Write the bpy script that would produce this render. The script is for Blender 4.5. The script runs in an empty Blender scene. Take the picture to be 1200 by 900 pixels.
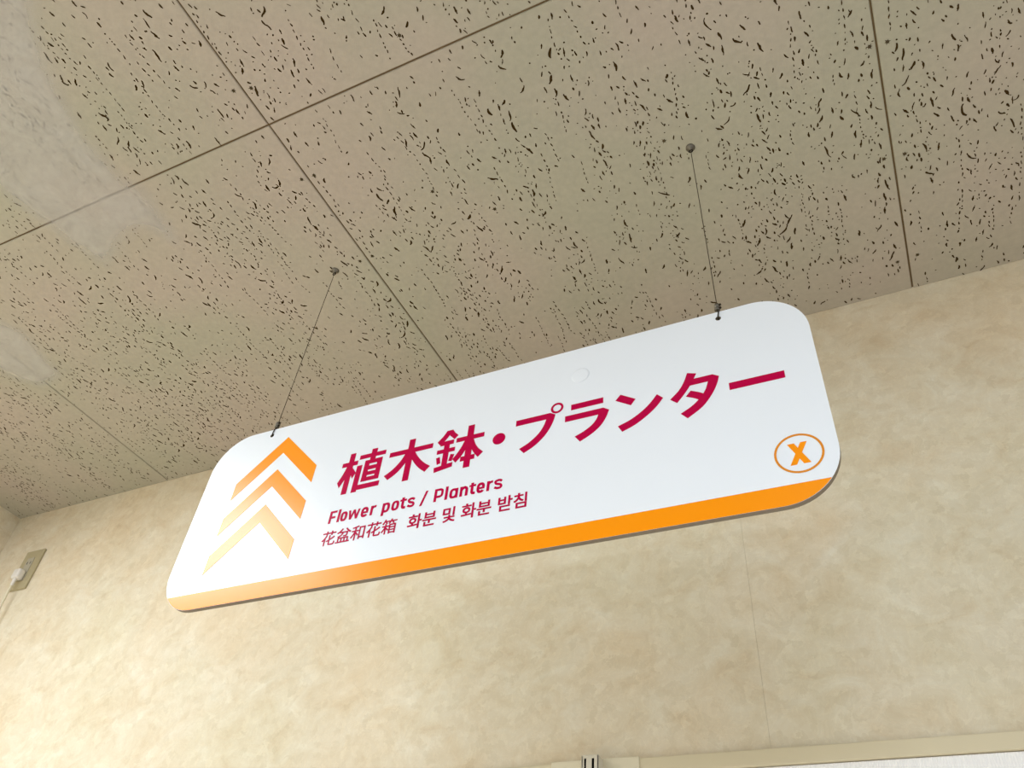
import bpy, bmesh, math, random
from mathutils import Matrix, Vector
from mathutils.geometry import tessellate_polygon

scene = bpy.context.scene
C = scene.collection
rnd = random.Random(7)

# ------------------------------------------------------------------ camera, light, exposure
EYE = 1.52                      # height of the phone above the floor
TOP = EYE + 1.18                # ceiling height
WALL_Y = 1.1486                 # far wall
LEFT_X = -2.232                 # left wall

cam_data = bpy.data.cameras.new('camera')
cam = bpy.data.objects.new('camera', cam_data)
C.objects.link(cam)
right = Vector((0.90139931, 0.42584093, 0.07835038))
down = Vector((-0.23674572, 0.63623111, -0.73427613))
fwd = Vector((-0.36253378, 0.64332688, 0.6743143))
m = Matrix((right, -down, -fwd)).transposed().to_4x4()
m.translation = Vector((0, 0, EYE))
cam.matrix_world = m
cam_data.sensor_width = 36.0
cam_data.lens = 944.26 * 36.0 / 1200.0
cam_data.clip_start = 0.01
scene.camera = cam

scene.view_settings.view_transform = 'Standard'
scene.view_settings.look = 'None'
scene.view_settings.gamma = 1.0
scene.view_settings.use_curve_mapping = False
scene.view_settings.exposure = 0.0

world = bpy.data.worlds.new('shop_interior_light')
scene.world = world
world.use_nodes = True
bg = world.node_tree.nodes['Background']
bg.inputs['Color'].default_value = (1.0, 0.97, 0.93, 1)
bg.inputs['Strength'].default_value = 0.45


def lamp(x, y, z, sx, sy, watts, color=(1.0, 0.98, 0.95), rotz=0.0):
    d = bpy.data.lights.new('unseen_area_light', 'AREA')
    d.shape = 'RECTANGLE'
    d.size, d.size_y = sx, sy
    d.energy = watts
    d.color = color
    o = bpy.data.objects.new('unseen_area_light', d)
    o.location = (x, y, z)
    o.rotation_euler = (0, 0, rotz)
    C.objects.link(o)
    return o


# unseen area lights at ceiling height behind and beside the camera (they face straight down)
lamp(-1.78, -0.02, TOP - 0.03, 0.75, 0.42, 21.0, (0.92, 0.97, 1.0), 0.0)
lamp(-2.0, -1.8, TOP - 0.05, 0.25, 1.2, 42.0, (0.89, 0.95, 1.0))  # strong far-left light, put in to brighten the left of the wall
lamp(0.35, -0.75, TOP - 0.05, 0.9, 0.25, 13.0, (0.82, 0.91, 1.0))  # added to lift and cool the white of the sign
lamp(0.35, -1.9, TOP - 0.05, 1.2, 0.25, 26.0, (0.84, 0.93, 1.0))
lamp(1.9, -1.1, TOP - 0.05, 0.25, 1.2, 29.0, (0.88, 0.95, 1.0))  # added to brighten the right part of the wall


# ------------------------------------------------------------------ helpers
def link(name, mesh, mat, parent=None):
    o = bpy.data.objects.new(name, mesh)
    if mat is not None:
        for q in (mat if isinstance(mat, (list, tuple)) else [mat]):
            mesh.materials.append(q)
    C.objects.link(o)
    if parent is not None:
        o.parent = parent
    return o


def obj(name, bm, mat, parent=None, smooth=False, loc=None):
    me = bpy.data.meshes.new(name)
    if smooth:
        for f in bm.faces:
            f.smooth = True
    bm.normal_update()
    bm.to_mesh(me)
    bm.free()
    o = link(name, me, mat, parent)
    if loc is not None:
        o.location = loc
    return o


def thing(name, label, cat, loc=(0, 0, 0), rotz=0.0, group=None):
    o = bpy.data.objects.new(name, None)
    o.empty_display_size = 0.05
    o.location = loc
    o.rotation_euler = (0, 0, rotz)
    o['label'] = label
    o['category'] = cat
    if group:
        o['group'] = group
    C.objects.link(o)
    return o


def box(bm, x0, x1, y0, y1, z0, z1, bevel=0.0, seg=2):
    r = bmesh.ops.create_cube(bm, size=1.0)
    vs = r['verts']
    for v in vs:
        v.co = Vector(((x0 + x1) / 2 + v.co.x * (x1 - x0), (y0 + y1) / 2 + v.co.y * (y1 - y0),
                       (z0 + z1) / 2 + v.co.z * (z1 - z0)))
    if bevel:
        es = list({e for v in vs for e in v.link_edges})
        bmesh.ops.bevel(bm, geom=es, offset=bevel, segments=seg, affect='EDGES', profile=0.5)


def tube(bm, pts, r, n=10, closed=False, taper=None):
    pts = [Vector(p) for p in pts]
    rings = []
    k = len(pts)
    ref = Vector((0.31, 0.77, 0.55)).normalized()
    for i, p in enumerate(pts):
        if closed:
            t = (pts[(i + 1) % k] - pts[i - 1]).normalized()
        else:
            t = (pts[min(i + 1, k - 1)] - pts[max(i - 1, 0)]).normalized()
        a = t.cross(ref).normalized()
        b = t.cross(a).normalized()
        rr = r if taper is None else r * taper[i]
        rings.append([bm.verts.new(p + (a * math.cos(2 * math.pi * j / n) + b * math.sin(2 * math.pi * j / n)) * rr)
                      for j in range(n)])
    for i in range(k if closed else k - 1):
        A, B = rings[i], rings[(i + 1) % k]
        for j in range(n):
            bm.faces.new((A[j], A[(j + 1) % n], B[(j + 1) % n], B[j]))
    if not closed:
        bm.faces.new(rings[0][::-1])
        bm.faces.new(rings[-1])
    bmesh.ops.recalc_face_normals(bm, faces=bm.faces[:])


def lathe(bm, prof, origin=(0, 0, 0), n=24):
    """profile of (radius, z) turned about the vertical through origin"""
    o = Vector(origin)
    rings = []
    for r, z in prof:
        rings.append([bm.verts.new(o + Vector((r * math.cos(2 * math.pi * j / n), r * math.sin(2 * math.pi * j / n), z)))
                      for j in range(n)])
    for A, B in zip(rings, rings[1:]):
        for j in range(n):
            bm.faces.new((A[j], A[(j + 1) % n], B[(j + 1) % n], B[j]))
    bm.faces.new(rings[0])
    bm.faces.new(rings[-1])
    bmesh.ops.recalc_face_normals(bm, faces=bm.faces[:])


def catmull(pts, n=6):
    out = []
    for i in range(len(pts) - 1):
        p0 = pts[i - 1] if i else tuple(2 * a - b for a, b in zip(pts[0], pts[1]))
        p1, p2 = pts[i], pts[i + 1]
        p3 = pts[i + 2] if i + 2 < len(pts) else tuple(2 * a - b for a, b in zip(pts[-1], pts[-2]))
        for k in range(n):
            t = k / n
            out.append(tuple(0.5 * (2 * b + (c - a) * t + (2 * a - 5 * b + 4 * c - d) * t * t
                                    + (3 * b - a - 3 * c + d) * t ** 3) for a, b, c, d in zip(p0, p1, p2, p3)))
    out.append(pts[-1])
    return out


def flat_poly(bm, loops, y0, y1):
    """prism of an outline with holes drawn in the sign's x/z plane (metres), between depths y0 (front) and y1"""
    flat = [Vector((p[0], p[1], 0)) for lp in loops for p in lp]
    tris = tessellate_polygon([[Vector((p[0], p[1], 0)) for p in lp] for lp in loops])
    F = [bm.verts.new((p.x, y0, p.y)) for p in flat]
    B = [bm.verts.new((p.x, y1, p.y)) for p in flat]
    for t in tris:
        try:
            bm.faces.new([F[i] for i in t])
            bm.faces.new([B[i] for i in t][::-1])
        except ValueError:
            pass
    base = 0
    for lp in loops:
        k = len(lp)
        for i in range(k):
            a, b = base + i, base + (i + 1) % k
            try:
                bm.faces.new((F[a], F[b], B[b], B[a]))
            except ValueError:
                pass
        base += k
    bmesh.ops.recalc_face_normals(bm, faces=bm.faces[:])


# ------------------------------------------------------------------ materials
def srgb(r, g, b):
    def f(c):
        c /= 255.0
        return c / 12.92 if c <= 0.04045 else ((c + 0.055) / 1.055) ** 2.4
    return (f(r), f(g), f(b), 1.0)


def mat(name, color, rough=0.5, metal=0.0, spec=0.5):
    ma = bpy.data.materials.new(name)
    ma.use_nodes = True
    b = ma.node_tree.nodes['Principled BSDF']
    b.inputs['Base Color'].default_value = color
    b.inputs['Roughness'].default_value = rough
    b.inputs['Metallic'].default_value = metal
    b.inputs['Specular IOR Level'].default_value = spec
    return ma


def nodes(ma):
    nt = ma.node_tree
    return nt, nt.nodes, nt.links, nt.nodes['Principled BSDF']


def noise(nt, scale, detail=4.0, rough=0.6, dist=0.0, stretch=(1, 1, 1), rot=(0, 0, 0), offset=(0, 0, 0)):
    tc = nt.nodes.new('ShaderNodeTexCoord')
    mp = nt.nodes.new('ShaderNodeMapping')
    mp.inputs['Scale'].default_value = stretch
    mp.inputs['Rotation'].default_value = rot
    mp.inputs['Location'].default_value = offset
    nt.links.new(tc.outputs['Object'], mp.inputs['Vector'])
    n = nt.nodes.new('ShaderNodeTexNoise')
    n.inputs['Scale'].default_value = scale
    n.inputs['Detail'].default_value = detail
    n.inputs['Roughness'].default_value = rough
    n.inputs['Distortion'].default_value = dist
    nt.links.new(mp.outputs['Vector'], n.inputs['Vector'])
    return n


def ramp(nt, src, stops):
    r = nt.nodes.new('ShaderNodeValToRGB')
    el = r.color_ramp.elements
    while len(el) < len(stops):
        el.new(0.5)
    for e, (p, c) in zip(el, stops):
        e.position = p
        e.color = c
    nt.links.new(src, r.inputs['Fac'])
    return r


def mix(nt, a, b, fac, mode='MIX'):
    x = nt.nodes.new('ShaderNodeMix')
    x.data_type = 'RGBA'
    x.blend_type = mode
    for sock, v in ((x.inputs[6], a), (x.inputs[7], b), (x.inputs[0], fac)):
        if hasattr(v, 'is_linked'):
            nt.links.new(v, sock)
        else:
            sock.default_value = v
    return x.outputs[2]


# ceiling board: buff paint with faint warm and greenish clouding
M_tile = mat('painted_board', srgb(186, 172, 142), 0.5, spec=0.35)
nt, N, L, B = nodes(M_tile)
n1 = noise(nt, 2.2, 2.0)
c1 = ramp(nt, n1.outputs['Fac'], [(0.38, srgb(180, 177, 161)), (0.62, srgb(189, 178, 167))])
n2 = noise(nt, 90.0, 3.0)
c2 = ramp(nt, n2.outputs['Fac'], [(0.3, (0.95, 0.95, 0.95, 1)), (0.7, (1.04, 1.04, 1.04, 1))])
L.new(mix(nt, c1.outputs['Color'], c2.outputs['Color'], 1.0, 'MULTIPLY'), B.inputs['Base Color'])

M_fissure = mat('fissure_brown', srgb(70, 54, 32), 0.9, spec=0.05)
M_groove = mat('joint_brown', srgb(122, 104, 78), 0.85, spec=0.1)

# wallpaper: trowelled-plaster print in creams
M_paper = mat('wallpaper', srgb(220, 206, 172), 0.62, spec=0.25)
nt, N, L, B = nodes(M_paper)
a = noise(nt, 13.0, 9.0, 0.68, 0.7, (1.0, 1.0, 1.35), (0, 0.5, 0))
ca = ramp(nt, a.outputs['Fac'], [(0.30, srgb(224, 209, 182)), (0.44, srgb(231, 220, 197)), (0.56, srgb(235, 226, 206)), (0.72, srgb(240, 234, 218))])
b_ = noise(nt, 3.1, 3.0, 0.5, 0.4, offset=(4, 2, 7))
cb = ramp(nt, b_.outputs['Fac'], [(0.35, (0.98, 0.99, 0.97, 1)), (0.5, (1, 1, 1, 1)), (0.66, (1.015, 0.97, 0.925, 1))])
col = mix(nt, ca.outputs['Color'], cb.outputs['Color'], 1.0, 'MULTIPLY')
# warped cells give the torn flakes of the print
tc = N.new('ShaderNodeTexCoord')
wn = noise(nt, 34.0, 5.0, 0.7)
va = N.new('ShaderNodeVectorMath')
va.operation = 'MULTIPLY_ADD'
va.inputs[1].default_value = (0.045, 0.045, 0.045)
L.new(wn.outputs['Color'], va.inputs[0])
L.new(tc.outputs['Object'], va.inputs[2])
vo = N.new('ShaderNodeTexVoronoi')
vo.inputs['Scale'].default_value = 70.0
L.new(va.outputs[0], vo.inputs['Vector'])
sep = N.new('ShaderNodeSeparateColor')
L.new(vo.outputs['Color'], sep.inputs[0])
cv = ramp(nt, sep.outputs[0], [(0.0, (0.915, 0.90, 0.865, 1)), (0.35, (0.985, 0.975, 0.96, 1)), (0.75, (1.0, 1.0, 1.0, 1)), (1.0, (1.05, 1.055, 1.06, 1))])
col = mix(nt, col, cv.outputs['Color'], 0.7, 'MULTIPLY')
vein = noise(nt, 40.0, 6.0, 0.65, 1.8, (1.0, 1.0, 0.8), (0, 0.7, 0))
cvn = ramp(nt, vein.outputs['Fac'], [(0.47, (1, 1, 1, 1)), (0.50, (1.07, 1.07, 1.07, 1)), (0.53, (1, 1, 1, 1))])
col = mix(nt, col, cvn.outputs['Color'], 0.8, 'MULTIPLY')
L.new(col, B.inputs['Base Color'])
bp = N.new('ShaderNodeBump')
bp.inputs['Strength'].default_value = 0.10
bp.inputs['Distance'].default_value = 0.002
fine = noise(nt, 160.0, 3.0)
L.new(fine.outputs['Fac'], bp.inputs['Height'])
L.new(bp.outputs['Normal'], B.inputs['Normal'])

M_white = mat('white_sign_board', srgb(237, 244, 255), 0.25, spec=0.3)
M_crimson = mat('crimson_print', srgb(186, 0, 68), 0.25, spec=0.12)
M_orange = mat('orange_print', srgb(255, 153, 0), 0.25, spec=0.26)
M_ring = mat('ochre_orange_print', srgb(222, 140, 36), 0.25, spec=0.3)
M_edge = mat('board_core_grey', srgb(128, 116, 100), 0.5, spec=0.3)
M_clear = mat('clear_gel', srgb(233, 238, 246), 0.12, spec=0.6)
M_steel = mat('grey_steel', srgb(120, 116, 108), 0.35, 0.9)
M_dark = mat('dark_steel', srgb(58, 52, 44), 0.45, 0.8)
M_wire = mat('steel_wire', srgb(74, 64, 50), 0.5, 0.5)
M_beige = mat('beige_plastic', srgb(222, 211, 182), 0.5, spec=0.4)
M_cover = mat('cream_plastic', srgb(232, 224, 200), 0.45, spec=0.4)
M_upright = mat('white_enamel', srgb(222, 216, 200), 0.35, spec=0.5)
M_slot = mat('slot_black', srgb(12, 12, 14), 0.9, spec=0.0)
M_panel = mat('white_ribbed_sheet', srgb(252, 252, 255), 0.5, spec=0.3)
M_plate = mat('khaki_plastic', srgb(186, 175, 142), 0.4, spec=0.4)
M_insert = mat('grey_plastic', srgb(188, 182, 166), 0.4, spec=0.4)
M_plug = mat('white_plastic', srgb(240, 236, 232), 0.35, spec=0.5)
M_nail = mat('nail_grey', srgb(84, 72, 50), 0.6, 0.3)

# whitish translucent overlay just under the boards: opacity from an attribute and noise
M_overlay = bpy.data.materials.new('whitish_overlay')
M_overlay.use_nodes = True
nt, N, L, B = nodes(M_overlay)
B.inputs['Base Color'].default_value = srgb(224, 222, 222)
B.inputs['Roughness'].default_value = 0.45
at = N.new('ShaderNodeAttribute')
at.attribute_name = 'cover'
sn = noise(nt, 16.0, 5.0, 0.6, 0.5)
sr = ramp(nt, sn.outputs['Fac'], [(0.30, (0.66, 0.66, 0.66, 1)), (0.62, (1, 1, 1, 1))])
mu = N.new('ShaderNodeMath')
mu.operation = 'MULTIPLY'
L.new(at.outputs['Fac'], mu.inputs[0])
L.new(sr.outputs['Color'], mu.inputs[1])
tr = N.new('ShaderNodeBsdfTransparent')
ms = N.new('ShaderNodeMixShader')
L.new(mu.outputs[0], ms.inputs[0])
L.new(tr.outputs[0], ms.inputs[1])
L.new(B.outputs[0], ms.inputs[2])
L.new(ms.outputs[0], N['Material Output'].inputs['Surface'])

# ------------------------------------------------------------------ ceiling
TX = 0.9117
JX0 = -0.7437                   # joints that run towards the wall
JY0 = 0.4131                    # joint that runs along the wall
GAP = 0.0015
bm = bmesh.new()
xs = [LEFT_X] + [JX0 + TX * k for k in (-1, 0, 1, 2)] + [2.4]
ys = [JY0 - 0.91 * 3, JY0 - 0.91 * 2, JY0 - 0.91, JY0, WALL_Y]
for i in range(len(xs) - 1):
    for j in range(len(ys) - 1):
        x0 = xs[i] + (GAP if i else 0)
        x1 = xs[i + 1] - (GAP if i + 1 < len(xs) - 1 else 0)
        y0 = ys[j] + (GAP if j else 0)
        y1 = ys[j + 1] - (GAP if j + 1 < len(ys) - 1 else 0)
        q0 = [(x0, y0), (x1, y0), (x1, y1), (x0, y1)]
        e = 0.0012
        q1 = [(x0 + e, y0 + e), (x1 - e, y0 + e), (x1 - e, y1 - e), (x0 + e, y1 - e)]
        A = [bm.verts.new((x, y, TOP + 0.004)) for x, y in q0]
        Bv = [bm.verts.new((x, y, TOP + e)) for x, y in q0]
        Cv = [bm.verts.new((x, y, TOP)) for x, y in q1]
        bm.faces.new(Cv[::-1])
        for k in range(4):
            l = (k + 1) % 4
            bm.faces.new((A[k], Bv[k], Bv[l], A[l]))
            bm.faces.new((Bv[k], Cv[k], Cv[l], Bv[l]))
# backing over the joints
bk = [bm.verts.new(p) for p in ((xs[0], ys[0], TOP + 0.003), (xs[0], ys[-1], TOP + 0.003), (xs[-1], ys[-1], TOP + 0.003), (xs[-1], ys[0], TOP + 0.003))]
f = bm.faces.new(bk)
f.material_index = 2
up = [bm.verts.new(p) for p in ((xs[0], ys[0], TOP + 0.05), (xs[-1], ys[0], TOP + 0.05), (xs[-1], ys[-1], TOP + 0.05), (xs[0], ys[-1], TOP + 0.05))]
bm.faces.new(up)

Z_F = TOP - 0.0003


def near_joint(x, y, d):
    if min(abs(x - q) for q in xs) < d or min(abs(y - q) for q in ys) < d:
        return True
    return x < LEFT_X + 0.004 or y > WALL_Y - 0.004


def fissure(x, y, ln, w, ang, bend):
    """a crooked tapering slit of length ln, width w; ang is measured from the grain (world y)"""
    if near_joint(x, y, 0.5 * ln * 0.6 + 0.004):
        return
    w *= 1.22
    n = 2 if ln < 0.004 else (3 if ln < 0.009 else 5)
    px, py, a = x, y, ang
    spine = []
    for k in range(n + 1):
        spine.append((px, py, a))
        a += rnd.uniform(-bend, bend)
        px += math.sin(a) * ln / n
        py += math.cos(a) * ln / n
    L_, R_ = [], []
    for k, (sx, sy, sa) in enumerate(spine):
        t = k / n
        ww = 0.5 * w * (0.30 + 0.70 * math.sin(math.pi * min(max(t, 0.08), 0.92))) * rnd.uniform(0.65, 1.3)
        L_.append((sx - math.cos(sa) * ww, sy + math.sin(sa) * ww))
        R_.append((sx + math.cos(sa) * ww, sy - math.sin(sa) * ww))
    L_ = [bm.verts.new((p[0], p[1], Z_F)) for p in L_]
    R_ = [bm.verts.new((p[0], p[1], Z_F)) for p in R_]
    for k in range(n):
        ff = bm.faces.new((L_[k], L_[k + 1], R_[k + 1], R_[k]))
        ff.material_index = 1


TAKEN = {}


def free(x, y, r):
    """keeps slits from running into each other"""
    i0, j0 = int(x // 0.012), int(y // 0.012)
    for i_ in (i0 - 1, i0, i0 + 1):
        for j_ in (j0 - 1, j0, j0 + 1):
            for qx, qy, qr in TAKEN.get((i_, j_), ()):
                if ((x - qx) / 0.55) ** 2 + (y - qy) ** 2 < (r + qr) ** 2:
                    return False
    TAKEN.setdefault((i0, j0), []).append((x, y, r))
    return True


def any_fissure(x, y, big=1.0):
    u = rnd.random()
    if u < 0.36:
        ln, w_, an, be = rnd.uniform(0.0014, 0.0034), rnd.uniform(0.0012, 0.0022) * (0.8 + 0.2 * big), rnd.uniform(-1.2, 1.2), 0.4
    elif u < 0.86:
        ln, w_, an, be = rnd.uniform(0.0045, 0.0100) * big, rnd.uniform(0.0014, 0.0026) * (0.7 + 0.3 * big), rnd.gauss(0.04, 0.26), 0.32
    else:
        ln, w_, an, be = rnd.uniform(0.009, 0.0175) * big, rnd.uniform(0.0019, 0.0034) * (0.7 + 0.3 * big), rnd.gauss(0.03, 0.2), 0.5
    if free(x, y + ln / 2, ln * 0.5 + 0.0006):
        fissure(x, y, ln, w_, an, be)


def streak(path, dens, big, spread=0.011):
    for (xa, ya), (xb, yb) in zip(path, path[1:]):
        ln = math.hypot(xb - xa, yb - ya)
        for k in range(int(ln * dens + rnd.random())):
            t = rnd.random()
            any_fissure(xa + (xb - xa) * t + rnd.gauss(0, spread), ya + (yb - ya) * t, big * rnd.uniform(0.75, 1.3))


# strong bands of slits, all running along the grain (towards the wall)
K = 1 / 1.18
BANDS = [
    [(-0.447, 0.608), (-0.44, 0.626), (-0.435, 0.664), (-0.446, 0.72), (-0.454, 0.757), (-0.457, 0.792), (-0.455, 0.843), (-0.461, 0.918), (-0.445, 0.973), (-0.443, 1.083), (-0.444, 1.222)],
    [(-0.396, 0.485), (-0.407, 0.513), (-0.416, 0.559)],
    [(-0.223, 0.559), (-0.234, 0.642), (-0.228, 0.716), (-0.229, 0.752), (-0.227, 0.811), (-0.227, 0.901), (-0.224, 0.946), (-0.229, 1.035), (-0.236, 1.139)],
    [(-0.608, 0.513), (-0.618, 0.551), (-0.622, 0.621), (-0.607, 0.673), (-0.603, 0.747), (-0.596, 0.836), (-0.607, 0.941), (-0.606, 1.073)],
    [(-0.764, 0.644), (-0.759, 0.69), (-0.761, 0.75), (-0.756, 0.824), (-0.734, 0.898), (-0.714, 1.004), (-0.71, 1.15)],
    [(-0.288, 0.552), (-0.289, 0.585), (-0.298, 0.657), (-0.291, 0.73), (-0.305, 0.807), (-0.306, 0.897)],
    [(0.11, 0.628), (0.092, 0.711), (0.082, 0.78), (0.085, 0.888), (0.1, 0.981)],
    [(-0.081, 0.56), (-0.083, 0.589), (-0.077, 0.646), (-0.071, 0.715), (-0.074, 0.775), (-0.084, 0.874), (-0.081, 1.033), (-0.084, 1.199)],
    [(0.173, 0.81), (0.168, 0.895), (0.174, 1.062), (0.171, 1.3)],
    [(0.257, 0.721), (0.251, 0.819), (0.265, 0.936), (0.263, 1.088)],
    [(0.326, 0.884), (0.325, 1.026), (0.332, 1.179), (0.335, 1.269)],
    [(-1.167, 0.186), (-1.175, 0.254), (-1.16, 0.311), (-1.183, 0.401), (-1.172, 0.461)],
    [(-1.0, 0.224), (-0.994, 0.261), (-0.987, 0.286)],
    [(-1.314, 0.265), (-1.3, 0.323), (-1.31, 0.376), (-1.307, 0.442)],
    [(-0.766, 0.293), (-0.747, 0.333), (-0.76, 0.383), (-0.757, 0.45)],
    [(-0.854, 0.338), (-0.853, 0.361), (-0.851, 0.415), (-0.836, 0.467)],
    [(-1.159, 0.533), (-1.17, 0.615), (-1.165, 0.745)],
    [(-1.29, 0.655), (-1.3, 0.743), (-1.311, 0.857)],
    [(-1.507, 0.684), (-1.518, 0.768), (-1.518, 0.881), (-1.492, 0.968), (-1.505, 1.12)],
    [(-0.949, 0.511), (-0.947, 0.629), (-0.94, 0.701), (-0.928, 0.813), (-0.905, 0.957), (-0.915, 1.133)],
    [(-1.648, 0.958), (-1.642, 1.033), (-1.653, 1.183)],
    [(-2.084, 0.947), (-2.16, 1.174), (-2.18, 1.334)],
    [(-1.27, 0.195), (-1.265, 0.292)],
    [(-0.322, 0.566), (-0.345, 0.679)],
    [(0.004, 0.642), (-0.011, 0.766), (-0.014, 0.954), (-0.012, 1.153)],
    [(0.069, 1.285), (0.074, 1.096)],
    [(0.322, 0.75), (0.326, 0.843)],
    [(0.381, 0.835), (0.389, 0.988), (0.398, 1.206)],
]
for pth in BANDS:
    streak([(x * K, y * K) for x, y in pth], 230, 1.15, 0.009)
# weaker bands and dotted runs over every board
for i in range(len(xs) - 1):
    for j in range(len(ys) - 1):
        x0, x1, y0, y1 = xs[i], xs[i + 1], ys[j], ys[j + 1]
        if j == 0:
            y0 = max(y0, -1.6)
            if y1 <= y0:
                continue
        area = (x1 - x0) * (y1 - y0)
        for k in range(int(area * 52)):
            x, y = rnd.uniform(x0, x1), rnd.uniform(y0, y1)
            ln = rnd.uniform(0.06, 0.26)
            p = [(x, y)]
            while y < min(y1, p[0][1] + ln):
                y += 0.04
                x += rnd.gauss(0, 0.006)
                p.append((x, y))
            streak(p, rnd.uniform(60, 190), rnd.uniform(0.7, 1.05), rnd.uniform(0.005, 0.02))
        for k in range(int(area * 170)):           # dashes lined up nose to tail
            x, y = rnd.uniform(x0, x1), rnd.uniform(y0, y1)
            dr = rnd.gauss(0.0, 0.12)
            for q in range(rnd.randint(3, 10)):
                ln = rnd.uniform(0.0025, 0.008)
                if y > y1 - 0.01:
                    break
                if free(x, y + ln / 2, ln * 0.5 + 0.0006):
                    fissure(x, y, ln, rnd.uniform(0.0011, 0.0021), dr + rnd.gauss(0, 0.15), 0.2)
                y += ln + rnd.uniform(0.002, 0.007)
                x += math.tan(dr) * ln + rnd.gauss(0, 0.001)
        cols = [rnd.random() for q in range(64)]
        cols = [0.30 + 0.70 * (0.25 * cols[q - 1] + 0.5 * cols[q] + 0.25 * cols[(q + 1) % 64]) ** 1.3 * 1.6 for q in range(64)]
        for k in range(int(area * 2900)):
            x, y = rnd.uniform(x0, x1), rnd.uniform(y0, y1)
            if rnd.random() < cols[int((x - x0 + 0.01 * math.sin(y * 17.0 + i)) / (x1 - x0) * 63.9) % 64]:
                any_fissure(x, y, rnd.uniform(0.6, 1.1))
ceiling = obj('ceiling', bm, [M_tile, M_fissure, M_groove])
ceiling['kind'] = 'structure'

# nail heads along the joints and across the boards
NAILS = [(-0.895, 0.403), (-0.86, 0.412), (-0.891, 0.614), (-0.861, 0.616), (0.187, 0.775), (0.215, 0.778), (0.182, 1.007), (0.218, 1.01),
         (0.177, 1.27), (0.216, 1.265), (-0.548, 0.438), (-0.185, 0.813), (-0.553, 0.83), (-0.653, 0.743), (-0.862, 0.839), (-0.896, 0.841)]
nb = bmesh.new()
lathe(nb, [(0.0007, -0.0004), (0.0011, -0.0011), (0.0022, -0.0010), (0.0026, -0.0004), (0.0026, 0.0002)], n=12)
for k in range(6):                                # torn paint around the head
    an = k * 1.05 + 0.3
    r0, r1 = 0.0022, 0.0042 + 0.0012 * (k % 2)
    q = [nb.verts.new((math.cos(an - 0.35) * r0, math.sin(an - 0.35) * r0, -0.0004)), nb.verts.new((math.cos(an + 0.35) * r0, math.sin(an + 0.35) * r0, -0.0004)),
         nb.verts.new((math.cos(an) * r1, math.sin(an) * r1, -0.0004))]
    nb.faces.new(q)
first = obj('nail_head', nb, M_nail, ceiling)
first.location = (NAILS[0][0] * K, NAILS[0][1] * K, TOP)
for x, y in NAILS[1:]:
    o = first.copy()
    C.objects.link(o)
    o.parent = ceiling
    o.location = (x * K, y * K, TOP)
    o.rotation_euler = (0, 0, rnd.uniform(0, 3))


def overlay_patch(name, outline, soft, z):
    """thin translucent overlay on a fine grid: full inside the outline, thinning out over the last `soft` metres to its edge"""
    pts = catmull(outline + [outline[0]], 3)[:-1]
    n = len(pts)
    x0, x1 = min(p[0] for p in pts), max(p[0] for p in pts)
    y0, y1 = min(p[1] for p in pts), max(p[1] for p in pts)
    step = 0.008
    nx, ny = int((x1 - x0) / step) + 2, int((y1 - y0) / step) + 2

    def cover(x, y):
        inside, d2 = False, 9.0
        for k in range(n):
            ax, ay = pts[k]
            bx, by = pts[(k + 1) % n]
            if (ay > y) != (by > y) and x < (bx - ax) * (y - ay) / (by - ay) + ax:
                inside = not inside
            ux, uy = bx - ax, by - ay
            t = max(0.0, min(1.0, ((x - ax) * ux + (y - ay) * uy) / (ux * ux + uy * uy + 1e-12)))
            d2 = min(d2, (x - ax - t * ux) ** 2 + (y - ay - t * uy) ** 2)
        if not inside:
            return 0.0
        t = min(1.0, math.sqrt(d2) / soft)
        return 0.50 * t * t * (3 - 2 * t)

    sb = bmesh.new()
    lay = sb.verts.layers.float.new('cover')
    grid = {}
    for i_ in range(nx):
        for j_ in range(ny):
            x, y = x0 + i_ * step, y0 + j_ * step
            grid[i_, j_] = (x, y, cover(x, y))
    made = {}

    def vert(k):
        if k not in made:
            x, y, c = grid[k]
            made[k] = sb.verts.new((x, y, z))
            made[k][lay] = c
        return made[k]

    for i_ in range(nx - 1):
        for j_ in range(ny - 1):
            q = [(i_, j_), (i_, j_ + 1), (i_ + 1, j_ + 1), (i_ + 1, j_)]
            if x0 < LEFT_X or max(grid[k][2] for k in q) > 0:
                sb.faces.new([vert(k) for k in q])
    return obj(name, sb, M_overlay, ceiling)


P1 = [(-1.02, 0.0), (-1.30, 0.05), (-1.52, 0.22), (-1.546, 0.398), (-1.523, 0.518), (-1.506, 0.59), (-1.474, 0.646), (-1.437, 0.642), (-1.37, 0.612), (-1.31, 0.60),
      (-1.29, 0.645), (-1.255, 0.66), (-1.228, 0.645), (-1.213, 0.586), (-1.20, 0.496), (-1.222, 0.455), (-1.213, 0.354), (-1.17, 0.228), (-1.09, 0.12)]
overlay_patch('whitish_patch', [(x * K, y * K) for x, y in P1], 0.050, TOP - 0.0006)['label'] = 'whitish translucent patch across four boards'
P2 = [(-1.95, 0.62), (-2.045, 0.72), (-2.06, 0.80), (-2.031, 0.858), (-1.993, 0.899), (-1.94, 0.905), (-1.891, 0.892), (-1.860, 0.872), (-1.848, 0.829), (-1.821, 0.723), (-1.86, 0.63)]
overlay_patch('whitish_patch', [(x * K, y * K) for x, y in P2], 0.050, TOP - 0.0006)['label'] = 'small whitish translucent patch over a joint'

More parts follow.
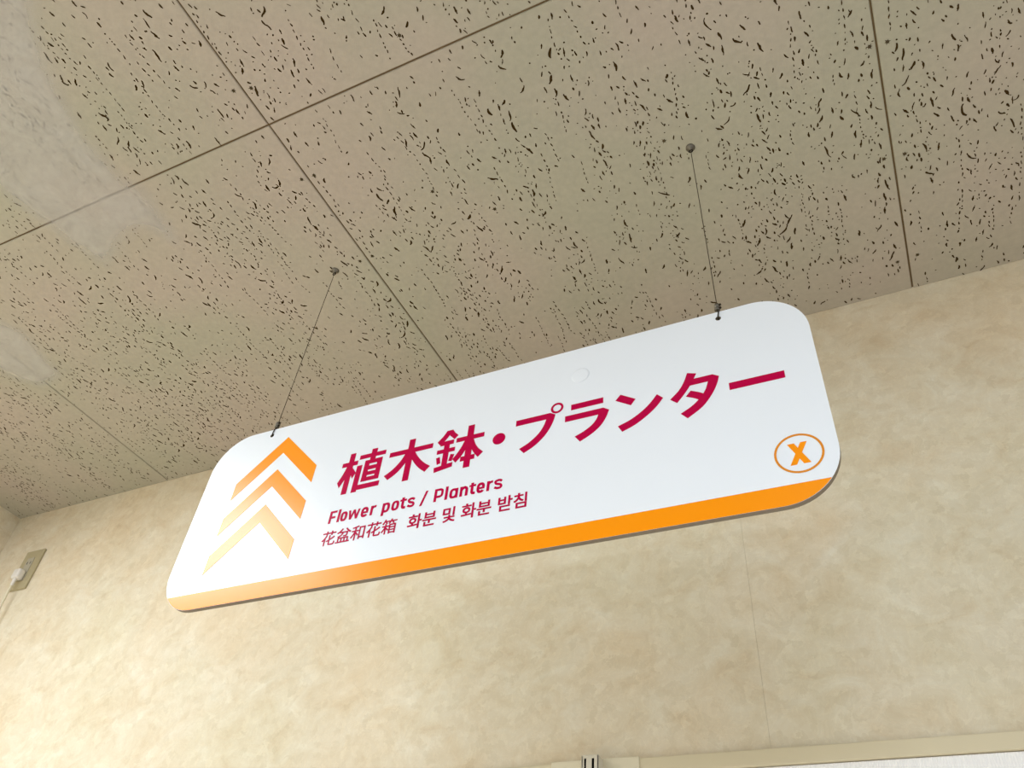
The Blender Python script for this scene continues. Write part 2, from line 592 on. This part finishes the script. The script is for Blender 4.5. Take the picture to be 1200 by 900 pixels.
# ------------------------------------------------------------------ walls
bm = bmesh.new()
SEAM = -0.1935
for x0, x1 in ((LEFT_X - 0.1, SEAM - 0.00012), (SEAM + 0.00012, 2.4)):     # two drops of paper with a hairline seam
    box(bm, x0, x1, WALL_Y, WALL_Y + 0.08, 0.0, TOP + 0.05)
w = obj('wall_back', bm, M_paper)
w['kind'] = 'structure'
bm = bmesh.new()
box(bm, LEFT_X - 0.1, LEFT_X, -2.3, WALL_Y, 0.0, TOP + 0.05)
w = obj('wall_left', bm, M_paper)
w['kind'] = 'structure'
bm = bmesh.new()
box(bm, LEFT_X - 0.1, 2.4, -2.6, WALL_Y + 0.08, -0.06, 0.0)
w = obj('floor', bm, mat('floor_vinyl', srgb(225, 218, 205), 0.4))
w['kind'] = 'structure'

# rail along the wall with a joint cover, the slotted upright and the ribbed sheet below it
bm = bmesh.new()
box(bm, LEFT_X, 2.4, WALL_Y - 0.009, WALL_Y, EYE + 0.3715, EYE + 0.3920, 0.0008)
o = obj('trim_1', bm, M_beige)
o['kind'] = 'structure'
bm = bmesh.new()
box(bm, -0.5075, -0.3735, WALL_Y - 0.012, WALL_Y - 0.0005, EYE + 0.3705, EYE + 0.3938, 0.0012)
o = obj('trim_2', bm, M_cover)
o['kind'] = 'structure'

up_ = thing('shelf_upright', 'white double-slotted steel shelf upright fixed over the beige wall rail', 'shelf upright',
            (-0.4394, WALL_Y - 0.012, EYE - 0.60))
hz = 0.60 + 0.3925
bm = bmesh.new()
W2, D = 0.0127, 0.019
s0 = ((-0.0088, -0.0058), (0.0026, 0.0062))
edges = [-W2, s0[0][0], s0[0][1], s0[1][0], s0[1][1], W2]
for k in (0, 2, 4):                                # three face strips with open slots between them
    box(bm, edges[k], edges[k + 1], -D, -D + 0.0016, 0.0, hz, 0.0003, 1)
z = hz
while z > 0.05:                                    # bridges between slots
    zb = z - 0.0035
    for a_, b2 in s0:
        box(bm, a_, b2, -D + 0.0001, -D + 0.0015, zb, z)
    z -= 0.032
box(bm, -W2, -W2 + 0.0016, -D, 0.0, 0.0, hz)
box(bm, W2 - 0.0016, W2, -D, 0.0, 0.0, hz)
box(bm, -W2, W2, -D - 0.0004, -D + 0.003, hz - 0.0002, hz + 0.0008)
obj('channel', bm, M_upright, up_)
bm = bmesh.new()
box(bm, -W2 + 0.002, W2 - 0.002, -D + 0.004, -D + 0.006, 0.0, hz - 0.001)
obj('slot_back', bm, M_slot, up_)

bm = bmesh.new()
x0, x1, pitch = -0.41, 1.6, 0.0031
n = int((x1 - x0) / pitch)
zt, zb = EYE + 0.3705, EYE - 0.60
prev = None
for k in range(n * 4 + 1):
    x = x0 + k * pitch / 4
    y = WALL_Y - 0.0035 - 0.0003 * (0, 1, 1, 0)[k % 4]
    cur = (bm.verts.new((x, y, zt)), bm.verts.new((x, y, zb)), bm.verts.new((x, WALL_Y - 0.0006, zt)), bm.verts.new((x, WALL_Y - 0.0006, zb)))
    if prev:
        bm.faces.new((prev[0], cur[0], cur[1], prev[1]))
        bm.faces.new((prev[2], prev[3], cur[3], cur[2]))
        bm.faces.new((prev[0], prev[2], cur[2], cur[0]))
        bm.faces.new((prev[1], cur[1], cur[3], prev[3]))
    prev = cur
sh = obj('backing_sheet', bm, M_panel)
sh['label'] = 'white finely ribbed sheet on the wall under the beige rail'
sh['category'] = 'wall panel'

# ------------------------------------------------------------------ hanging sign
TH = 0.0066
sign = thing('hanging_sign', 'white rounded shop sign with crimson lettering, orange chevrons and orange stripe, hung on two wires', 'sign',
             (-0.4709, 0.7154, EYE + 0.6315), TH)
HW, HH, RC, TK = 0.4590, 0.1531, 0.0640, 0.0070


def rounded(hw, hh, r, n=16):
    out = []
    for cx, cy, a0 in ((hw - r, hh - r, 0), (-hw + r, hh - r, 90), (-hw + r, -hh + r, 180), (hw - r, -hh + r, 270)):
        for k in range(n + 1):
            an = math.radians(a0 + 90.0 * k / n)
            out.append((cx + r * math.cos(an), cy + r * math.sin(an)))
    return out


def disc(cx, cy, rx, ry=None, n=40):
    ry = ry or rx
    return [(cx + rx * math.cos(2 * math.pi * k / n), cy + ry * math.sin(2 * math.pi * k / n)) for k in range(n)]


HOLE_X, HOLE_Z, HOLE_R = 0.3555, 0.1412, 0.0036
bm = bmesh.new()
flat_poly(bm, [rounded(HW, HH, RC), disc(-HOLE_X, HOLE_Z, HOLE_R, n=24)[::-1], disc(HOLE_X, HOLE_Z, HOLE_R, n=24)[::-1]], 0.0, TK)
for f in bm.faces:
    if abs(f.normal.y) < 0.5:
        f.material_index = 1
obj('board', bm, [M_white, M_edge], sign)
# stripe along the bottom edge, following the rounded corners
ST = -0.1285
arc = [p for p in rounded(HW - 0.0003, HH - 0.0002, RC) if p[1] < ST]
yy = HH - 0.0002 - RC
dx = math.sqrt(RC ** 2 - (-ST - yy) ** 2)
xe = HW - 0.0003 - RC + dx
bm = bmesh.new()
flat_poly(bm, [[(-xe, ST)] + arc + [(xe, ST)]], -0.0003, -0.00005)
obj('stripe', bm, M_orange, sign)

PR0, PR1 = -0.00035, -0.00005
for top in (128.2, 65.6, 2.4):                     # three chevrons, apex up
    dz, hw_, th_ = 72.8, 75.6, 30.9
    x = -318.6
    pts = [(x, top), (x + hw_ - 0.8, top - dz), (x + hw_ - 1.0, top - dz - th_), (x, top - th_), (x - hw_, top - dz - th_), (x - hw_, top - dz)]
    bm = bmesh.new()
    flat_poly(bm, [[(p[0] / 1000, p[1] / 1000) for p in pts]], PR0, PR1)
    obj('chevron', bm, M_orange, sign)


def outline(segs):
    """each segment is a run of points; runs longer than two are smoothed; the runs are joined with corners"""
    out = []
    for s in segs:
        q = catmull(s, 6) if len(s) > 2 else s
        for p in q:
            if not out or math.hypot(out[-1][0] - p[0], out[-1][1] - p[1]) > 0.05:
                out.append(p)
    if math.hypot(out[0][0] - out[-1][0], out[0][1] - out[-1][1]) < 0.05:
        out.pop()
    return out


def R(x0, z0, x1, z1):
    return [[(x0, z0), (x1, z0)], [(x1, z1), (x0, z1)]]


def Q(*p):
    return [[a_] for a_ in p]


TITLE = {
    'plant': [R(-183.8, -11.0, -174.8, 60.0), R(-194.0, 37.4, -167.6, 44.9),
              [[(-184.5, 40.0), (-189.2, 24.5), (-195.3, 11.2)], [(-190.4, 1.8), (-184.2, 14.5), (-178.0, 30.0)]],
              [[(-176.5, 36.0), (-166.8, 23.3)], [(-171.4, 14.2), (-178.0, 27.0)]],
              R(-165.8, 45.5, -122.2, 52.8), Q((-147.0, 60.3), (-137.6, 60.0), (-138.4, 40.0), (-147.4, 40.0)),
              R(-154.6, 4.3, -146.4, 41.0), R(-133.6, 4.3, -125.6, 41.2), R(-154.2, 34.2, -125.8, 41.1), R(-154.2, 23.6, -126.2, 30.4),
              R(-154.4, 14.0, -126.4, 20.4), R(-154.8, 4.3, -126.8, 11.0),
              Q((-167.0, 34.7), (-158.4, 34.7), (-158.4, -0.1), (-122.4, -0.1), (-122.7, -8.3), (-158.4, -8.3), (-158.4, -11.3), (-167.2, -11.3))],
    'tree': [R(-114.2, 36.1, -44.7, 44.2), R(-84.9, -11.0, -75.2, 60.3),
             [[(-86.5, 40.5), (-92.0, 28.0), (-99.5, 17.8), (-107.5, 10.6), (-116.4, 5.0)], [(-109.2, -3.0), (-98.5, 4.0), (-90.0, 13.0), (-81.0, 27.0)]],
             [[(-74.2, 40.5), (-69.5, 31.5), (-61.2, 20.4), (-53.0, 12.1), (-43.8, 5.2)], [(-51.0, -3.0), (-61.0, 5.5), (-69.7, 15.6), (-78.5, 29.0)]]],
    'bowl': [[[(-25.0, 60.0), (-30.4, 51.3), (-38.0, 42.8)], [(-33.4, 37.0), (-25.5, 44.0), (-19.0, 53.5), (-16.0, 60.0)]],
             [[(-21.5, 60.0), (-16.0, 60.0)], [(-12.0, 53.8), (-6.3, 48.0)], [(-11.6, 42.2), (-19.5, 50.4)]],
             R(-32.5, 34.8, -12.0, 41.9), R(-36.2, 21.7, -8.7, 28.4), R(-26.2, 1.0, -17.7, 38.0),
             Q((-36.0, 15.4), (-30.4, 16.4), (-28.0, 5.6), (-33.2, 3.9)), Q((-14.2, 17.4), (-8.2, 16.0), (-11.0, 5.0), (-16.2, 6.4)),
             Q((-37.0, -0.6), (-9.4, 3.1), (-9.2, -4.2), (-36.0, -8.6)),
             R(7.8, -11.0, 17.5, 60.2), R(-8.1, 35.1, 33.9, 42.5),
             [[(6.0, 38.0), (1.5, 26.0), (-4.2, 15.8), (-10.2, 7.6)], [(-4.6, 0.8), (3.6, 11.0), (12.6, 29.0)]],
             [[(18.4, 36.0), (22.0, 26.0), (27.6, 17.0), (35.2, 9.2)], [(28.2, 2.0), (20.6, 12.0), (14.0, 25.0)]],
             R(2.0, 0.7, 23.2, 8.4)],
    'pu': [[[(80.2, 48.2), (128.6, 48.2)], [(128.6, 48.2), (136.0, 43.7)], [(136.0, 43.7), (133.3, 32.6), (128.2, 20.8), (120.6, 9.8), (108.9, -0.9), (94.9, -8.8)],
            [(94.9, -8.8), (87.8, -0.5)], [(87.8, -0.5), (101.0, 6.4), (112.5, 16.5), (119.2, 26.5), (123.6, 38.8)], [(123.6, 38.8), (80.2, 38.8)]]],
    'ra': [R(157.5, 44.2, 201.1, 53.4),
           [[(149.7, 36.0), (201.3, 36.0)], [(201.3, 36.0), (208.8, 30.6)], [(208.8, 30.6), (204.4, 18.6), (197.1, 7.3), (185.8, -2.1), (170.9, -10.2)],
            [(170.9, -10.2), (163.8, -0.6)], [(163.8, -0.6), (175.4, 4.6), (185.7, 11.6), (191.8, 19.2), (194.8, 26.6)], [(194.8, 26.6), (149.7, 26.6)]]],
    'n': [Q((224.0, 50.7), (243.3, 38.0), (237.1, 29.4), (217.3, 42.5)),
          [[(270.5, 37.2), (277.9, 29.4)], [(277.9, 29.4), (269.6, 18.6), (257.6, 7.6), (242.0, -2.8), (225.4, -9.6)], [(225.4, -9.6), (220.0, 0.2)],
           [(220.0, 0.2), (235.4, 6.0), (249.4, 14.6), (260.9, 25.0), (270.5, 37.2)]]],
    'ta': [[[(309.6, 60.0), (320.6, 56.0)], [(320.6, 56.0), (312.6, 40.3), (304.0, 27.3), (294.6, 15.8)], [(294.6, 15.8), (286.4, 23.4)],
            [(286.4, 23.4), (297.5, 34.6), (304.6, 46.6), (309.6, 60.0)]],
           [[(313.0, 48.3), (339.8, 48.3)], [(339.8, 48.3), (347.2, 43.2)], [(347.2, 43.2), (343.7, 31.5), (336.6, 17.4), (324.3, 1.7), (305.6, -11.2)],
            [(305.6, -11.2), (297.8, -2.1)], [(297.8, -2.1), (311.8, 6.0), (321.9, 15.4), (329.3, 26.2), (333.6, 38.7)], [(333.6, 38.7), (310.0, 38.7)]],
           [[(312.0, 30.3), (321.0, 25.4), (330.5, 18.8)], [(324.5, 10.5), (315.0, 17.6), (305.6, 22.6)]]],
    'bar': [R(357.4, 17.3, 420.8, 28.2)],
}


def glyph_mesh(bm, strokes):
    for k, s in enumerate(strokes):
        flat_poly(bm, [[(p[0] / 1000, p[1] / 1000) for p in outline(s)]], PR0 - 0.000004 * k, PR1)


title = bmesh.new()
for g in TITLE.values():
    glyph_mesh(title, g)
flat_poly(title, [disc(0.0569, 0.0246, 0.0092)], PR0, PR1)
flat_poly(title, [disc(0.1379, 0.0540, 0.0088), disc(0.1379, 0.0540, 0.0056)[::-1]], PR0, PR1)
obj('title_lettering', title, M_crimson, sign)


def text_line(name, runs):
    """runs of (text, x0, x1, z_base, size, boldness): each is set, then fitted to its width"""
    out = bmesh.new()
    for idx, (txt, xa, xb, zb, size, bold, sp) in enumerate(runs):
        cu = bpy.data.curves.new('t', 'FONT')
        cu.body = txt
        cu.size = size
        cu.offset = bold
        cu.space_character = sp
        cu.dimensions = '2D'
        cu.fill_mode = 'FRONT'
        cu.resolution_u = 6
        to = bpy.data.objects.new('t', cu)
        C.objects.link(to)
        dg = bpy.context.evaluated_depsgraph_get()
        dg.update()
        me = bpy.data.meshes.new_from_object(to.evaluated_get(dg))
        bpy.data.objects.remove(to)
        bpy.data.curves.remove(cu)
        lo = min(v.co.x for v in me.vertices)
        hi = max(v.co.x for v in me.vertices)
        k = (xb - xa) / (hi - lo)
        for v in me.vertices:
            v.co = Vector((xa + (v.co.x - lo) * k, PR0 - 0.00002 * idx, zb + v.co.y))
        tmp = bmesh.new()
        tmp.from_mesh(me)
        bmesh.ops.remove_doubles(tmp, verts=tmp.verts[:], dist=1e-6)
        ex = bmesh.ops.extrude_face_region(tmp, geom=tmp.faces[:])
        for v in ex['geom']:
            if isinstance(v, bmesh.types.BMVert):
                v.co.y = PR1
        bmesh.ops.recalc_face_normals(tmp, faces=tmp.faces[:])
        m2 = bpy.data.meshes.new('t')
        tmp.to_mesh(m2)
        tmp.free()
        out.from_mesh(m2)
        bpy.data.meshes.remove(m2)
        bpy.data.meshes.remove(me)
    return obj(name, out, M_crimson, sign)




# the English line: narrow rounded sans drawn as strokes of even width (millimetres, baseline at z = BL)
BL, XH, CAP, SW = -56.6, 14.9, 19.8, 3.8
latin = bmesh.new()
lay_no = [0]


def put(loops):
    lay_no[0] += 1
    d = 0.000004 * (lay_no[0] % 5)
    flat_poly(latin, [[(p[0] / 1000, (p[1] + BL) / 1000) for p in lp] for lp in loops], PR0 - d, PR1)


def stem(x, z0, z1, w=SW):
    put([[(x - w / 2, z0), (x + w / 2, z0), (x + w / 2, z1), (x - w / 2, z1)]])


def hbar(x0, x1, z, w=3.3):
    put([[(x0, z - w / 2), (x1, z - w / 2), (x1, z + w / 2), (x0, z + w / 2)]])


def quad(x0, z0, x1, z1, w):
    put([[(x0 - w / 2, z0), (x0 + w / 2, z0), (x1 + w / 2, z1), (x1 - w / 2, z1)]])


def sup(cx, cz, rx, rz, t, e=2.7):
    c, s_ = math.cos(t), math.sin(t)
    return (cx + rx * math.copysign(abs(c) ** (2 / e), c), cz + rz * math.copysign(abs(s_) ** (2 / e), s_))


def sweep(pts, w=SW):
    Lp, Rp = [], []
    for i, p in enumerate(pts):
        a_, b2 = pts[max(i - 1, 0)], pts[min(i + 1, len(pts) - 1)]
        dx_, dz_ = b2[0] - a_[0], b2[1] - a_[1]
        l_ = math.hypot(dx_, dz_) or 1.0
        nx, nz = -dz_ / l_ * w / 2, dx_ / l_ * w / 2
        Lp.append((p[0] + nx, p[1] + nz))
        Rp.append((p[0] - nx, p[1] - nz))
    for i in range(len(pts) - 1):
        put([[Lp[i], Lp[i + 1], Rp[i + 1], Rp[i]]])


def bowl(x0, x1, z0, z1):
    cx_, cz_, rx, rz = (x0 + x1) / 2, (z0 + z1) / 2, (x1 - x0) / 2, (z1 - z0) / 2
    T = [2 * math.pi * k / 40 for k in range(40)]
    put([[sup(cx_, cz_, rx, rz, t) for t in T], [sup(cx_, cz_, rx - SW, rz - 3.3, t) for t in T][::-1]])


def letter(ch, x0, x1):
    cx_, h = (x0 + x1) / 2, SW / 2
    if ch == 'F':
        stem(x0 + h, 0, CAP); hbar(x0, x1, CAP - 1.6); hbar(x0, x1 - 1.4, 9.4)
    elif ch == 'l':
        stem(cx_, 0, CAP + 0.6)
    elif ch == 'o':
        bowl(x0, x1, -0.2, XH + 0.2)
    elif ch == 'w':
        q = (x1 - x0) / 4
        for k, (za, zb_) in enumerate(((XH, 0), (0, XH), (XH, 0), (0, XH))):
            ins_ = (h, -h * 0.2, h * 0.2, -h)[k]
            quad(x0 + q * k + (h if k == 0 else 0), za, x0 + q * (k + 1) - (h if k == 3 else 0), zb_, 3.2)
    elif ch == 'e':
        rx, rz = (x1 - x0) / 2 - h, XH / 2 - 1.4
        sweep([sup(cx_, XH / 2, rx, rz, math.radians(a_)) for a_ in range(0, 326, 9)])
        hbar(x0 + h, x1 - 0.4, XH / 2 - 0.5, 2.9)
    elif ch == 'r':
        stem(x0 + h, 0, XH)
        sweep(catmull([(x0 + h, 9.0), (x0 + 3.2, 11.6), (x1 - 2.2, XH - 1.7), (x1, XH - 1.7)], 4), 3.3)
    elif ch == 'p':
        stem(x0 + h, -4.9, XH); bowl(x0, x1, -0.2, XH + 0.2)
    elif ch == 'a':
        stem(x1 - h, 0, XH); bowl(x0, x1, -0.2, XH + 0.2)
    elif ch == 'n':
        stem(x0 + h, 0, XH)
        sweep([(x0 + h, 9.2)] + catmull([(x0 + 3.2, 11.4), (cx_ + 0.6, XH - 1.6), (x1 - 2.4, XH - 3.4), (x1 - h, 8.6), (x1 - h, 0.0)], 5))
    elif ch == 't':
        sweep([(cx_ - 0.6, 17.8), (cx_ - 0.6, 5.2)] + catmull([(cx_ - 0.6, 4.2), (cx_ + 0.2, 2.2), (cx_ + 2.2, 1.6), (x1 - 0.6, 1.6)], 4))
        hbar(x0, x1, XH - 1.5, 3.0)
    elif ch == 's':
        sweep(catmull([(x1 - 1.2, XH - 3.4), (cx_ + 1.4, XH - 1.5), (x0 + 2.6, XH - 2.2), (x0 + 1.7, XH - 4.2), (x0 + 3.4, XH / 2 + 0.9), (x1 - 3.2, XH / 2 - 0.9),
                       (x1 - 1.7, 4.0), (x1 - 2.8, 1.9), (cx_ - 1.0, 1.5), (x0 + 0.8, 3.3)], 5), 3.3)
    elif ch == 'P':
        stem(x0 + h, 0, CAP)
        sweep([(x0 + h, CAP - 1.6), (cx_ + 1.0, CAP - 1.6)] + catmull([(cx_ + 1.6, CAP - 1.6), (x1 - 2.3, CAP - 3.2), (x1 - h, 13.2), (x1 - 2.3, 8.8), (cx_ + 1.6, 7.2)], 5)
              + [(cx_ + 1.0, 7.2), (x0 + h, 7.2)], 3.3)
    elif ch == '/':
        quad(x0 + h, -1.8, x1 - h, 20.6, 3.3)


for ch, xa, xb in (('F', -192.4, -181.0), ('l', -178.6, -174.6), ('o', -173.4, -162.6), ('w', -161.4, -142.4), ('e', -140.4, -129.0), ('r', -125.6, -117.2),
                   ('p', -107.2, -95.4), ('o', -92.6, -81.2), ('t', -80.0, -70.2), ('s', -68.4, -57.0), ('/', -49.4, -38.6), ('P', -28.6, -15.2),
                   ('l', -12.6, -8.6), ('a', -6.0, 6.2), ('n', 9.0, 20.6), ('t', 22.2, 31.6), ('e', 33.0, 44.4), ('r', 47.2, 55.4), ('s', 57.4, 69.2)):
    letter(ch, xa, xb)
obj('english_lettering', latin, M_crimson, sign)
def bold(txt, x0, x1, zb, size, d):
    """the same line set four times a hair apart, for a heavier weight"""
    return [(txt, x0 + sx * d, x1 + sx * d, zb + sz * d * 0.75, size, 0.0, 1.0) for sx, sz in ((-1, -1), (1, -1), (1, 1), (-1, 1))]


text_line('chinese_lettering', bold('花盆和花箱', -0.1948, -0.0790, -0.0895, 0.0240, 0.00022))
text_line('korean_lettering', bold('화분 및 화분 받침', -0.0614, 0.1041, -0.0895, 0.0236, 0.00042))


badge = bmesh.new()
flat_poly(badge, [disc(0.4187, -0.0911, 0.0254), disc(0.4187, -0.0911, 0.0230)[::-1]], PR0, PR1)
obj('letter_ring', badge, M_ring, sign)
badge = bmesh.new()
glyph_mesh(badge, [Q((408.4, -77.6), (415.4, -77.6), (429.0, -105.3), (421.8, -105.3)), Q((421.9, -77.6), (428.6, -77.6), (414.6, -105.3), (408.0, -105.3))])
obj('letter', badge, M_orange, sign)

# clear round gel pad stuck to the face
bm = bmesh.new()
cx, cz = 0.1690, 0.1022
prof = [(0.0125, -0.0001), (0.0122, -0.0005), (0.0112, -0.0008), (0.0085, -0.0010), (0.004, -0.0011)]
prev = None
for r, y in prof:
    cur = [bm.verts.new((cx + r * math.cos(2 * math.pi * k / 40), y, cz + r * math.sin(2 * math.pi * k / 40))) for k in range(40)]
    if prev:
        for k in range(40):
            bm.faces.new((prev[k], prev[(k + 1) % 40], cur[(k + 1) % 40], cur[k]))
    prev = cur
bm.faces.new(prev)
bmesh.ops.recalc_face_normals(bm, faces=bm.faces[:])
pad = obj('gel_pad', bm, M_white, sign, smooth=True)
pad['label'] = 'clear round pad'


# ------------------------------------------------------------------ the two hanging wires
def hanging_wire(ax, ay, sx, label):
    """ceiling anchor at (ax, ay); sx is the hole's local x on the sign"""
    hole = Vector((-0.4709 + sx * math.cos(TH), 0.7154 + sx * math.sin(TH) + TK / 2, EYE + 0.6315 + HOLE_Z))
    top = Vector((ax, ay, TOP))
    t = thing('hanging_wire', label, 'wire', top, 0.0, 'wires holding the sign')
    end = hole - top                                   # in the thing's own frame
    # anchor: flanged cup screwed to the board with an eye under it
    bm = bmesh.new()
    lathe(bm, [(0.0074, 0.0), (0.0074, -0.0012), (0.0056, -0.0028), (0.0034, -0.0036), (0.0027, -0.0062), (0.0012, -0.0070)], n=24)
    obj('ceiling_anchor', bm, M_steel, t, True)
    bm = bmesh.new()
    tube(bm, [(0.0032 * math.sin(a_), 0.0006, -0.0095 + 0.0032 * math.cos(a_)) for a_ in [2 * math.pi * k / 18 for k in range(18)]], 0.0010, 8, True)
    obj('eye', bm, M_dark, t, True)
    # crimp sleeves just above the sign
    s_top = end + Vector((0, 0, 0.0300))
    s_bot = end + Vector((0, 0, 0.0180))
    bm = bmesh.new()
    tube(bm, [(0, 0.0006, -0.0118), s_top + Vector((0, 0, 0.001))], 0.0006, 8)
    obj('cable', bm, M_wire, t, True)
    bm = bmesh.new()
    lathe(bm, [(0.0026, 0.0), (0.0038, 0.0006), (0.0038, 0.0040), (0.0028, 0.0046), (0.0028, 0.0058), (0.0038, 0.0064), (0.0038, 0.0104), (0.0024, 0.0112), (0.0010, 0.0124)], s_bot, 18)
    obj('crimp_sleeve', bm, M_steel, t, True)
    bm = bmesh.new()
    for dz in (0.0024, 0.0082):
        tube(bm, [s_bot + Vector((0.0030, -0.0014, dz)), s_bot + Vector((0.0054, -0.0024, dz))], 0.0016, 10)
    obj('set_screw', bm, M_dark, t)
    # wire loop through the hole and round the top edge
    bm = bmesh.new()
    edge = HH - HOLE_Z
    y0 = 0.5 * TK + 0.0012
    lp = [(0.0004, 0.0006, 0.0190), (0.0016, -y0 * 0.8, edge + 0.0006), (0.0012, -y0, edge - 0.004), (0.0004, -y0 * 0.95, 0.0022), (0.0, -0.001, 0.0004), (0.0, 0.001, 0.0004),
          (-0.0004, y0 * 0.95, 0.0022), (-0.0010, y0, edge - 0.004), (-0.0012, y0 * 0.8, edge + 0.0006), (-0.0004, 0.0010, 0.0190)]
    lp = catmull([tuple(end + Vector(p)) for p in lp], 5)
    tube(bm, lp, 0.0009, 8)
    obj('loop', bm, M_dark, t, True)
    return t


hanging_wire(-0.8173, 0.7142, -HOLE_X, 'thin steel wire holding the chevron end of the hanging sign')
hanging_wire(-0.1217, 0.7167, HOLE_X, 'thin steel wire holding the end of the sign above the circled X')

# ------------------------------------------------------------------ outlet, plug and cord
ow = thing('wall_outlet', 'khaki wall outlet plate with grey insert, high on the wall by the left corner', 'outlet', (-2.0590, WALL_Y, EYE + 0.9814))
bm = bmesh.new()
box(bm, -0.0350, 0.0350, -0.0065, 0.0, -0.0590, 0.0590, 0.0022, 3)
obj('cover_plate', bm, M_plate, ow)
bm = bmesh.new()
box(bm, -0.0125, 0.0125, -0.0085, -0.0060, -0.0340, 0.0340, 0.0006, 2)
ins = obj('socket_insert', bm, M_insert, ow)
for zc in (0.0190, -0.0190):
    bm = bmesh.new()
    for xx in (-0.0062, 0.0062):
        box(bm, xx - 0.0009, xx + 0.0009, -0.0088, -0.0084, zc - 0.0040, zc + 0.0040)
    obj('socket', bm, M_slot, ins)

pl = thing('power_plug', 'white power plug in the khaki wall outlet with its cord hanging down', 'plug', (-2.0590, WALL_Y - 0.0086, EYE + 0.9600))
bm = bmesh.new()
box(bm, -0.0130, 0.0130, -0.0200, 0.0, -0.0140, 0.0140, 0.0050, 4)
obj('plug_body', bm, M_plug, pl, True)
bm = bmesh.new()
path = catmull([(0, -0.0120, -0.0125), (0.0003, -0.0124, -0.030), (0.0006, -0.0126, -0.036)], 4)
tube(bm, path, 0.0050, 12, taper=[1.0 - 0.45 * k / (len(path) - 1) for k in range(len(path))])
obj('strain_relief', bm, M_plug, pl, True)
bm = bmesh.new()
path = catmull([(0.0006, -0.0126, -0.034), (0.001, -0.0126, -0.06), (0.002, -0.011, -0.12), (0.002, -0.006, -0.25), (0.0, 0.0046, -0.45), (0.0, 0.0046, -0.9)], 10)
tube(bm, path, 0.0036, 10)
obj('cord', bm, M_cover, pl, True)
